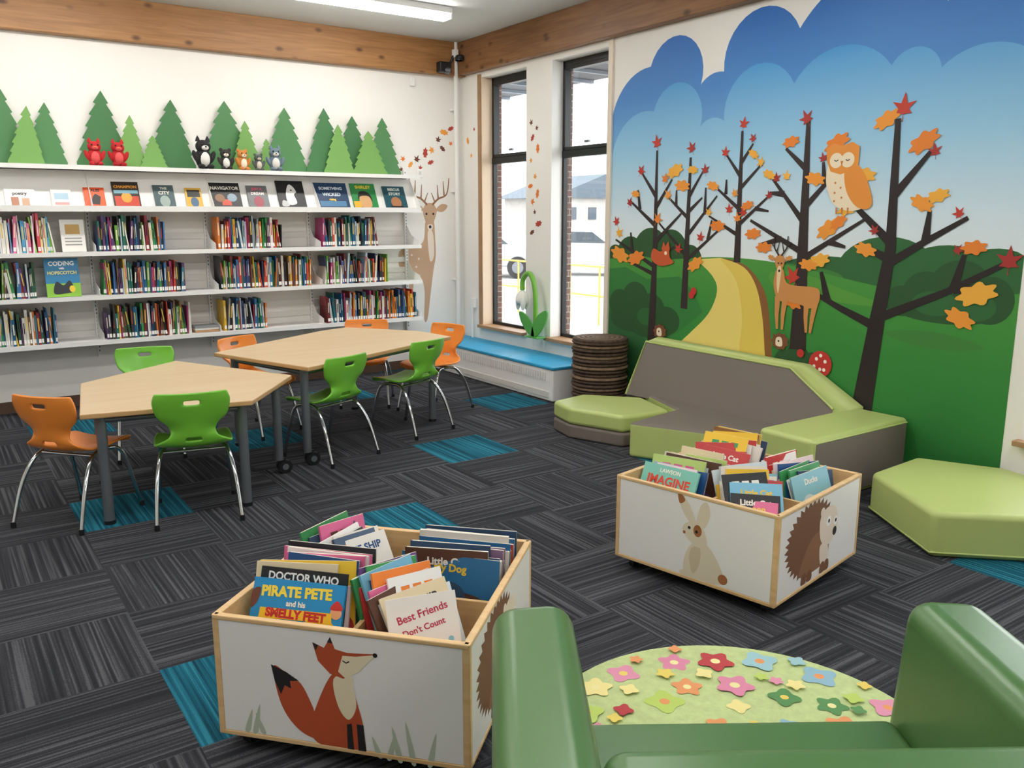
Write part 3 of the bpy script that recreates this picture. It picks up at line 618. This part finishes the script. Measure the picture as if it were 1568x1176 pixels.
# ------------------------------------------------------------------ tables
def table(name,P,z,legs,wheels=()):
    b=Bd(name)
    b.prism(P,z-.028,z,tablew,mt('#c9a06c',.5,name='table_edge'),.006,2)
    for i,(x,y) in enumerate(legs):
        z0=.085 if i in wheels else .0
        b.cyl((x,y,z0),(x,y,z-.028),.026,.026,greyleg,16)
        if i in wheels:
            for s in (-1,1):
                a=Vector((x+.03,y+s*.017,.042));b.cyl(a-Vector((0,.012,0)),a+Vector((0,.012,0)),.042,.042,black,20)
                b.cyl(a-Vector((0,.0125,0)),a+Vector((0,.0125,0)),.02,.02,greyleg,14)
            b.box((x+.015,y,.08),(.05,.02,.03),black)
        else: b.cyl((x,y,0),(x,y,.02),.03,.03,black,14)
    n=len(legs)
    for i in range(n):
        a=Vector((*legs[i],z-.055));c=Vector((*legs[(i+1)%n],z-.055));b.tube([a,c],.016,greyleg,6)
    return b.obj()
table('activity_table',[(.69,5.38),(1.34,5.89),(1.79,4.94),(1.36,4.36),(.56,4.51)],.60,[(.66,4.58),(1.33,4.46),(1.68,4.93),(1.31,5.76),(.76,5.33)],(2,))
table('activity_table',[(1.56,5.77),(1.87,4.87),(3.27,5.54),(3.22,5.95),(2.84,6.5),(2.6,6.42)],.65,[(1.89,5.0),(3.12,5.58),(2.8,6.3),(1.68,5.72)],(0,))
# ------------------------------------------------------------------ chairs
def chairmesh(name,col):
    b=Bd(name);pl=mt(col,.3,name='chair_plastic_'+col[1:],coat=.2)
    K=[(.205,.352,.155),(.19,.378,.178),(.1,.383,.19),(0,.378,.195),(-.09,.38,.192),(-.145,.40,.17),(-.172,.435,.122),(-.183,.475,.108),(-.19,.515,.122),(-.2,.555,.165),(-.212,.6,.182),(-.222,.645,.186),(-.228,.685,.172)]
    K=smooth(K,4,False);nx=20;bm=bmesh.new();G=[]
    for (y,z,w) in K:
        row=[]
        back=max(0,min(1,(z-.41)/.08))
        for k in range(nx+1):
            u=-1+2*k/nx
            row.append(bm.verts.new((u*w,y+back*.035*u*u,z+(1-back)*.018*u*u)))
        G.append(row)
    for i in range(len(G)-1):
        for k in range(nx):
            zc=(K[i][1]+K[i+1][1])/2;xc=-1+2*(k+.5)/nx
            if .625<zc<.647 and abs(xc)<.2: continue
            if .425<zc<.445 and abs(xc)<.3 and K[i][0]<-.1: continue
            bm.faces.new((G[i][k],G[i][k+1],G[i+1][k+1],G[i+1][k]))
    me=D.meshes.new('t');bm.to_mesh(me);bm.free();o=D.objects.new('t',me);bpy.context.collection.objects.link(o)
    m=o.modifiers.new('s','SOLIDIFY');m.thickness=.014;m.offset=0
    m=o.modifiers.new('b','SUBSURF');m.levels=1
    vs,fs=bake(o);D.objects.remove(o);b.add(vs,fs,pl,True)
    for s in (1,-1):
        P=smooth([(s*.195,.21,.012),(s*.18,.16,.22),(s*.165,.11,.345),(s*.14,.02,.36),(s*.165,-.09,.345),(s*.19,-.18,.22),(s*.205,-.25,.012)],5,False)
        b.tube(P,.0105,chrome,8)
        for y in (.21,-.25): b.cyl((s*(.195 if y>0 else .205),y,0),(s*(.195 if y>0 else .205),y,.03),.014,.013,black,10)
    b.tube([(-.165,.09,.35),(.165,.09,.35)],.009,chrome,8);b.tube([(-.155,-.07,.352),(.155,-.07,.352)],.009,chrome,8)
    return b.mesh()
GR=chairmesh('school_chair','#78c43c');OR=chairmesh('school_chair','#f8943a')
def ch(me,x,y,fx,fy): return link('school_chair',me,(x,y,0),math.atan2(-fx,fy))
ch(OR,.57,4.80,.76,.65);ch(GR,1.09,4.53,.22,.97)
ch(GR,1.14,5.85,-.2,-.98);ch(GR,2.09,5.14,-.35,.94);ch(GR,2.85,5.45,-.35,.94)
ch(OR,3.32,5.92,-.95,-.3);ch(OR,2.98,6.45,-.5,-.87);ch(OR,1.93,6.02,.45,-.89)
# ------------------------------------------------------------------ book bins
blk=mt('#221f20',.6);foxo=mt('#b9502c',.6);cream=mt('#f1e3c2',.6);grs=mt('#b9c4ae',.6)
def fox(f):
    for x,z,h in ((.09,.02,.07),(.115,.02,.09),(.14,.02,.06),(.5,.0,.06),(.53,0,.08),(.56,0,.1),(.6,0,.12),(.65,0,.1)):
        f.p(smooth([(x-.008,z),(x+(.02 if int(x*100)%2 else -.02),z+h),(x+.01,z)],4),grs)
    f.p(smooth([(.185,.235),(.23,.215),(.27,.19),(.3,.13),(.31,.1),(.33,.06),(.4,.02),(.3,.025),(.24,.06),(.2,.13)]),foxo)
    f.p([(.178,.24),(.225,.222),(.262,.2),(.235,.195),(.238,.172),(.218,.18),(.205,.15),(.187,.19)],blk)
    f.p(smooth([(.35,.21),(.31,.12),(.29,.05),(.32,.01),(.4,.005),(.45,.01),(.455,.08),(.44,.15),(.42,.21),(.38,.24)]),foxo)
    f.p(smooth([(.37,.22),(.38,.14),(.41,.10),(.435,.14),(.43,.2),(.42,.24)]),cream)
    f.p([(.31,.325),(.345,.312),(.365,.345),(.378,.312),(.415,.305),(.5,.312),(.44,.25),(.40,.225),(.36,.235),(.325,.27)],foxo)
    f.p([(.4,.295),(.44,.297),(.5,.31),(.445,.25),(.405,.228),(.385,.245)],cream)
    f.p([(.31,.325),(.328,.318),(.32,.3)],blk);f.p([(.355,.33),(.365,.347),(.372,.328)],blk)
    f.p(circ((.497,.308),.007,10),blk);f.p(strip([(.4,.28),(.41,.274),(.42,.28)],.004,.004),blk)
    f.p([(.405,.085),(.42,.09),(.425,.0),(.405,.0)],blk);f.p([(.435,.09),(.455,.09),(.462,.0),(.438,.0)],blk)
def hedgehog(f):
    br=mt('#7a5238',.6);fc=mt('#eadbc8',.6);w=mt('#fbfaf6',.6)
    P=[]
    for k in range(46):
        t=math.radians(35+k*5.2);r=1 if k%2 else 1.16
        P.append((.29+.2*r*math.cos(t),.2+.145*r*math.sin(t)))
    f.p(P,br)
    f.p(smooth([(.2,.08),(.24,.05),(.4,.05),(.46,.08),(.45,.2),(.3,.2)]),mt('#8f6648',.6))
    f.p(smooth([(.37,.27),(.43,.3),(.5,.29),(.54,.23),(.53,.18),(.47,.13),(.4,.15),(.37,.2)]),fc)
    f.p(smooth([(.38,.14),(.45,.14),(.46,.06),(.4,.05)]),fc)
    f.p(circ((.45,.235),.022,16),w);f.p(circ((.52,.22),.02,16),w);f.p(circ((.452,.235),.009,10),blk);f.p(circ((.52,.222),.009,10),blk)
    f.p(circ((.515,.175),.02,14),blk);f.p(circ((.385,.29),.02,14),fc)
    for x in (.23,.28,.4,.44): f.p(smooth([(x,.06),(x+.03,.06),(x+.035,.02),(x-.01,.02)]),br)
def rabbit(f):
    c1=mt('#e2d6bd',.6);c2=mt('#d2c2a2',.6);c3=mt('#a4683c',.6)
    f.p(smooth([(.36,.02),(.36,.1),(.40,.17),(.46,.17),(.51,.12),(.545,.05),(.53,.02),(.44,.01)]),c1)
    f.p(smooth([(.4,.03),(.38,.09),(.39,.14),(.43,.15),(.43,.08)]),c2)
    f.p(circ((.54,.045),.022,16),c3)
    f.p(smooth([(.41,.15),(.355,.19),(.345,.225),(.38,.255),(.42,.26),(.445,.23),(.46,.17)]),c1)
    f.p(smooth([(.375,.25),(.335,.3),(.315,.36),(.34,.355),(.375,.32),(.4,.26)]),c1);f.p(smooth([(.325,.32),(.315,.36),(.34,.355),(.35,.335)]),c3)
    f.p(smooth([(.41,.255),(.425,.33),(.455,.35),(.47,.3),(.445,.24)]),c1)
    f.p(circ((.415,.22),.02,14,.026),c3);f.p(circ((.375,.225),.007,10),blk);f.p(circ((.41,.215),.007,10),blk);f.p(circ((.352,.2),.007,10),c3)
    for x in (.37,.44): f.p(circ((x,.022),.035,16,.014),c1)
def book_bin(name,A,B_,C,Dd,art_front,art_side,W=.765):
    cx=(A[0]+C[0])/2;cy=(A[1]+C[1])/2
    ang=math.atan2(B_[1]-A[1],B_[0]-A[0])
    b=Bd(name);z0,z1=.055,.43;t=.018;h=W/2
    for k in range(4):
        T=Matrix.Rotation(k*pi/2,4,'Z')
        b.box((0,-h+t/2,(z0+z1)/2),(W-2*t if k%2 else W,t,z1-z0),ply,.002,T)
        b.box((0,-h-.0005,(z0+z1)/2+.002),(W-.036,.002,z1-z0-.028),whitel,0,T)
        b.box((0,-h+.006,z1-.006),(W,.02,.014),ply,.003,T);b.box((0,-h+.004,z0+.007),(W,.014,.014),ply,.002,T)
        for s in (-1,1): b.box((s*(h-.008),-h+.004,(z0+z1)/2),(.018,.014,z1-z0),ply,.002,T)
        f=Flat(b,T@frame((-h,-h-.0016,z0+.004),(1,0,0),(0,0,1)),.00005,.0003)
        (art_front if k%2==0 else art_side)(f)
    b.box((0,0,.1),(W-.03,W-.03,.012),ply)
    b.box((0,0,.23),(.014,W-.04,.28),ply);b.box((0,0,.23),(W-.04,.014,.28),ply)
    for sx in (-1,1):
        for sy in (-1,1):
            c=Vector((sx*(h-.06),sy*(h-.06),.024));b.cyl(c-Vector((.012,0,0)),c+Vector((.012,0,0)),.024,.024,black,16);b.box((c.x,c.y,.05),(.03,.03,.012),greyleg)
    o=b.obj();o.location=(cx,cy,0);o.rotation_euler=(0,0,ang)
    return (cx,cy,ang)
b1=book_bin('book_bin',(.58,2.35),(1.08,1.79),(1.66,2.28),(1.17,2.86),fox,hedgehog)
b2=book_bin('book_bin',(2.43,2.71),(2.58,1.95),(3.33,2.07),(3.18,2.83),rabbit,hedgehog)
BP=['#f4f1ea','#e8e3d8','#d7e6ee','#2b6e9e','#c23b3b','#f1c83a','#3f9a5a','#e06a9a','#23252b','#6d4a8a','#f08a3a','#8cc8d8','#b9d47a','#f7dfe3','#5b3a2e','#9fb8c8','#cf2f2f','#f6f6f4','#e9d9b4','#37506e','#7cc0e0','#1f4f8a']
LIGHT=('#f4f1ea','#e8e3d8','#d7e6ee','#f7dfe3','#f6f6f4','#e9d9b4')
def stack(b,cx,cy,rot,L,n,base=.25,w0=.2,w1=.3,h0=.2,h1=.28,tilt=(8,24),pal=BP,maxw=.33,yaw=.08,roll=.06):
    """row of picture books standing one behind another; local -y is the front"""
    T0=Matrix.Translation((cx,cy,0))@Matrix.Rotation(rot,4,'Z')
    y=-L/2
    for k in range(n):
        w=min(random.uniform(w0,w1),maxw);h=random.uniform(h0,h1);t=random.uniform(.005,.013)
        tl=-math.radians(tilt[0]+(tilt[1]-tilt[0])*(1-k/n)+random.uniform(-2,2));dx=random.uniform(-1,1)*(maxw-w)/2
        T=T0@Matrix.Translation((dx,y,base+random.uniform(-.02,.02)))@Matrix.Rotation(random.uniform(-yaw,yaw),4,'Z')@Matrix.Rotation(tl,4,'X')@Matrix.Rotation(random.uniform(-roll,roll),4,'Y')
        c=random.choice(pal)
        b.box((0,t/2,h/2),(w,t,h),bookm(c),T=T);b.box((.002,t/2,h/2+.0006),(w-.004,t*.7,h),paper,T=T)
        f=Flat(b,T@frame((-w/2,0,0),(1,0,0),(0,0,1)),.0001,.0003)
        a=random.choice(pal);a2=random.choice(pal)
        f.p(smooth([(.06*w,.08*h),(.1*w,.4*h),(.45*w,.55*h),(.9*w,.42*h),(.94*w,.08*h)],3),bookm(a))
        f.p(circ((w*random.uniform(.35,.65),h*.42),w*.17,14),bookm(a2))
        if k<3: f.t(random.choice(['BEAR','Moon','Little Cat','THE SHIP','Hello','Ducks','My Dog']),.034,bookm(random.choice(['#23252b','#c23b3b','#1f4f8a'] if c in LIGHT else ['#f4f1ea','#f1c83a'])),w*.5,h*.83,0,.0012)
        else:
            for q in (.2,.42,.64): f.p([(q*w,.8*h),((q+.16)*w,.8*h),((q+.16)*w,.88*h),(q*w,.88*h)],bookm(a2))
        b.box((-w/2-.0006,t/2,h/2),(.001,t,h),bookm(c),T=T)
        y+=L/n
BK=Bd('picture_books');q=.185
cx,cy,ang=b1
BK.T=Matrix.Translation((cx,cy,0))@Matrix.Rotation(ang,4,'Z')
stack(BK,-q,-q+.03,0,.25,14,.255,.24,.31,.22,.27,(8,20))
stack(BK,q-.01,-q,pi*.30,.25,22,.245,.18,.23,.2,.28,(14,34),maxw=.23,yaw=.15,roll=.12)
stack(BK,q,q+.0,0,.30,19,.24,.27,.33,.21,.25,(2,8),pal=['#23252b','#5b3a2e','#37506e','#e8e3d8','#c23b3b','#f4f1ea','#2b6e9e','#d8a84a','#8c6a8a'],yaw=.04,roll=.03)
stack(BK,-q+.01,q-.01,pi*.36,.25,20,.24,.18,.22,.2,.27,(10,30),maxw=.22,yaw=.15,roll=.12)
# titled books at the front
T=Matrix.Translation((-q-.0,-.325,.265))@Matrix.Rotation(-math.radians(24),4,'X')
BK.box((0,.006,.12),(.295,.012,.24),bookm('#1f8fcb'),T=T)
f=Flat(BK,T@frame((-.1475,0,0),(1,0,0),(0,0,1)),.0002,.0005)
f.p(smooth([(.0,.0),(.0,.1),(.05,.13),(.15,.12),(.25,.14),(.295,.08),(.295,0)]),bookm('#f0c22a'))
f.p(smooth([(.0,.15),(.02,.17),(.025,.21),(.0,.2)]),bookm('#6b3a28'));f.p(circ((.275,.16),.018,16),bookm('#e9a878'));f.p(smooth([(.255,.17),(.275,.195),(.295,.17)]),bookm('#c8302c'))
f.t('PIRATE PETE',.041,bookm('#fbe14a'),.142,.205,.03,.002);f.t('and his',.022,bookm('#fbf6e6'),.145,.172,0,.0008)
f.p([(.03,.125),(.265,.13),(.262,.158),(.032,.155)],bookm('#f0c22a'));f.t('SMELLY FEET',.034,bookm('#c8302c'),.148,.141,-.01,.002)
for x,z in ((.08,.08),(.12,.06),(.2,.09),(.24,.07)): f.p(circ((x,z),.02,12,.012),bookm('#e9a878'))
T=Matrix.Translation((-q+.0,-.27,.31))@Matrix.Rotation(-math.radians(20),4,'X')
BK.box((0,.006,.105),(.28,.012,.21),bookm('#17181b'),T=T);f=Flat(BK,T@frame((-.14,0,0),(1,0,0),(0,0,1)),.0002,.0005)
f.t('DOCTOR WHO',.032,bookm('#f4f1ea'),.14,.185,0,.001)
T=Matrix.Translation((q+.07,-.325,.26))@Matrix.Rotation(math.radians(18),4,'Z')@Matrix.Rotation(-math.radians(22),4,'X')@Matrix.Rotation(-.12,4,'Y')
BK.box((0,.005,.125),(.2,.01,.25),bookm('#f7f4f0'),T=T);f=Flat(BK,T@frame((-.1,0,0),(1,0,0),(0,0,1)),.0002,.0005)
f.t('Best Friends',.03,bookm('#c23b5a'),.1,.2,.2,.0006);f.t("Don't Count",.024,bookm('#c23b5a'),.1,.16,.2,.0006)
for k in range(14): f.p(circ((random.uniform(.02,.18),random.uniform(.02,.12)),.008,8),bookm(random.choice(['#e06a9a','#b9d47a','#c23b3b','#8cc8d8'])))
BK.obj()
BK=Bd('picture_books');cx,cy,ang=b2
BK.T=Matrix.Translation((cx,cy,0))@Matrix.Rotation(ang,4,'Z')
stack(BK,-q,-q+.02,0,.25,13,.25,.2,.28,.21,.26,(10,24))
stack(BK,q-.01,-q,pi*.22,.27,22,.245,.17,.23,.2,.27,(14,36),maxw=.23,pal=BP[:8]+['#f4f1ea','#d7e6ee','#8cc8d8','#7cc0e0','#f6f6f4','#23252b'],yaw=.18,roll=.15)
stack(BK,q,q,pi*.42,.27,20,.24,.2,.25,.2,.26,(4,18),maxw=.26,yaw=.12,roll=.1)
stack(BK,-q,q,.15,.27,16,.27,.2,.27,.21,.28,(10,30),maxw=.27,pal=['#e9d9b4','#f1c83a','#8a5a2c','#e8e3d8','#c23b3b','#f4f1ea','#3f9a5a','#37506e'],yaw=.15,roll=.12)
T=Matrix.Translation((-q-.02,-.325,.25))@Matrix.Rotation(-math.radians(24),4,'X')
BK.box((0,.006,.12),(.28,.012,.24),bookm('#7fc8b8'),T=T);f=Flat(BK,T@frame((-.14,0,0),(1,0,0),(0,0,1)),.0002,.0005)
f.t('IMAGINE',.055,bookm('#d8452f'),.14,.17,0,.002);f.t('LAWSON',.025,bookm('#f7f4e6'),.14,.215,0,.0008)
f.p(smooth([(0,0),(0,.08),(.1,.11),(.2,.06),(.28,.1),(.28,0)]),bookm('#9ccf5a'));f.t('AWESOME',.035,bookm('#e8632a'),.14,.12,0,.001)
BK.obj()
# ------------------------------------------------------------------ rug
b=Bd('round_flower_rug');rc=(1.84,1.45);R=.62
rugm=mt('#c2d294',.95,name='rug_pile',bump=.8,bscale=220,var=.08,vscale=40)
b.lathe([(R,0),(R,.008),(R-.006,.013),(.001,.0135)],rugm,(rc[0],rc[1],0),64)
f=Flat(b,Matrix.Translation((rc[0],rc[1],.013)),.00008,.0008)
cols=['#d98aa6','#e6cf6a','#9cc4cc','#5c8f58','#e39a66','#b9cf6a','#efe29a','#8fb7c8','#dc93ad','#b8454a']
pts=[]
for _ in range(1500):
    a=random.uniform(0,2*pi);r=R*math.sqrt(random.random())*.97;x,y=r*math.cos(a),r*math.sin(a)
    s=(random.choice([.055,.068,.06]) if _<500 else random.choice([.034,.026]))*(1 if r>.3 else .6)
    if r+s>R-.006 or any(math.hypot(x-p[0],y-p[1])<s+p[2]+(-.004 if r>.33 else .04) for p in pts): continue
    pts.append((x,y,s))
for k,(x,y,s) in enumerate(pts):
    m=mt(cols[(k*7)%len(cols)],.95,name=None);n=4 if k%3 else 5;a0=random.random()*3
    f.p([(x+s*(1+.2*math.cos(n*t/36*2*pi))*.82*math.cos(t/36*2*pi+a0),y+s*(1+.2*math.cos(n*t/36*2*pi))*.82*math.sin(t/36*2*pi+a0)) for t in range(36)],m)
    if s>.05: f.p(circ((x,y),s*.25,12),mt(['#f0e6a6','#e6cf6a','#e39a66'][k%3],.95))
b.obj()
# ------------------------------------------------------------------ green armchair
b=Bd('green_armchair');gv=mt('#4a733d',.33,name='green_vinyl',bump=.12,bscale=60,coat=.12)
def rb(c,d,bev,T=None): b.box(c,d,gv,bev,T,6,True)
for s,xx in ((-1,-.50),(1,.455)):
    T=Matrix.Translation((xx,-.1,.03))@Matrix.Rotation(s*math.radians(4),4,'Y')
    rb((0,0,.30),(.20,.84,.57),.06,T)
rb((-.02,-.36,.325),(.84,.23,.55),.05)
rb((-.02,-.04,.16),(.80,.60,.24),.03)
rb((-.02,0,.26),(.79,.54,.10),.03)
for sx in (-.5,.455):
    for sy in (-.42,.03): b.cyl((sx,sy,0),(sx,sy,.05),.02,.025,black,12)
o=b.obj(True);o.location=(1.435,1.03,0);o.rotation_euler=(0,0,-math.radians(33.4))
# ------------------------------------------------------------------ small wall things
b=Bd('security_camera')
b.box((4.45,7.60,2.98),(.13,.08,.1),black,.01);b.box((4.58,7.6,3.12),(.05,.05,.08),white,.005)
b.lathe([(.045,0),(.045,.03),(.035,.05),(.001,.06)],mt('#2a2c30',.2),(4.6,7.55,3.05),16);b.tube([(4.52,7.62,3.0),(4.56,7.6,3.1)],.012,black,8)
b.tube([(4.4,7.62,2.97),(4.5,7.56,2.94)],[.03,.034],mt('#55585c',.4),12);b.obj()
b=Bd('motion_sensor');b.box((4.16,7.72,2.84),(.06,.03,.09),white,.01);b.obj()
b=Bd('light_switch');b.box((4.23,7.733,1.97),(.06,.012,.08),white,.003);b.box((4.23,7.724,1.97),(.02,.008,.035),mt('#dcdad4',.4));b.obj()
# ------------------------------------------------------------------ ceiling lights
em=D.materials.new('light_diffuser');em.use_nodes=True;pp=em.node_tree.nodes['Principled BSDF'];pp.inputs['Base Color'].default_value=(1,1,1,1)
pp.inputs['Emission Color'].default_value=(1,.97,.93,1);pp.inputs['Emission Strength'].default_value=35
for (x,y) in ((3.1,6.5),(.9,6.5),(3.1,3.6),(.9,3.6),(-1.4,5),(3.1,.8),(.9,.8),(-1.4,1.5),(1.5,-1.8)):
    b=Bd('ceiling_light');b.box((x,y,3.215),(1.5,.16,.05),white,.005)
    b.box((x,y,3.17),(1.48,.13,.045),em,.015);b.box((x-.745,y,3.175),(.012,.14,.055),white);b.box((x+.745,y,3.175),(.012,.14,.055),white);b.obj()
# ------------------------------------------------------------------ exterior
boxobj('ground_outside',(5.15,-20,-.35),(90,90,-.3),mt('#a8a8a6',.9,name='asphalt',var=.1,vscale=2))
boxobj('lawn_outside',(20,-20,-.3),(60,16,-.27),mt('#8ca074',.9))
boxobj('sidewalk_outside',(7,-20,-.3),(9,60,-.27),mt('#c6c4be',.9))
b=Bd('entrance_canopy');b.box((5.5,5,2.93),(.7,9,.06),mt('#3d4650',.5))
for k in range(18): b.box((5.5,1+k*.5,2.89),(.7,.04,.04),mt('#8b98a5',.5))
b.obj()
b=Bd('yellow_fence')
for k in range(20): b.cyl((9.5,5.5+k*.8,-.3),(9.5,5.5+k*.8,.72),.016,.016,mt('#c9a94a',.5),8)
for z in (.7,.2): b.tube([(9.5,5,z),(9.5,21,z)],.018,mt('#c9a94a',.5),8)
b.obj()
def car(x,y,rz,col):
    b=Bd('parked_car');body=mt(col,.3,coat=.5);wd=mt('#3c474f',.15)
    P=[(-2.1,.35),(-2.15,.75),(-1.9,.95),(-1.2,1.0),(-.6,1.42),(.7,1.45),(1.4,1.05),(2.0,.95),(2.15,.6),(2.1,.35)]
    b.prism(P,-.85,.85,body,None,.05,2,True,T=frame((0,0,0),(1,0,0),(0,0,1)))
    for s in (-1,1):
        b.prism([(-1.0,1.02),(-.55,1.36),(.65,1.38),(1.2,1.04)],-.005,.005,wd,T=frame((0,s*.856,0),(1,0,0),(0,0,1)))
        for xx in (-1.3,1.3): b.cyl((xx,s*.7,.33),(xx,s*.88,.33),.33,.33,black,20);b.cyl((xx,s*.87,.33),(xx,s*.89,.33),.18,.18,greyleg,12)
    o=b.obj(True);o.location=(x,y,-.3);o.rotation_euler=(0,0,rz)
car(17.5,21.5,2.3,'#d9dbdc');car(14.5,22.5,2.3,'#a9b3bc')
b=Bd('neighbour_house');hm=mt('#b4b0aa',.8);b.box((58,72,1.5),(12,9,3.6),hm)
b.prism([(-7,0),(0,2.4),(7,0)],-5,5,mt('#5d6872',.8),T=frame((58,72,3.3),(1,0,0),(0,0,1)));
for k in range(4): b.box((54+k*2.6,67.45,1.8),(1,.1,1.2),mt('#4a555f',.4))
b.obj()
# world
w=D.worlds.new('World');sc.world=w;w.use_nodes=True
bg=w.node_tree.nodes['Background'];bg.inputs['Color'].default_value=(.94,.97,1,1);bg.inputs['Strength'].default_value=4.2
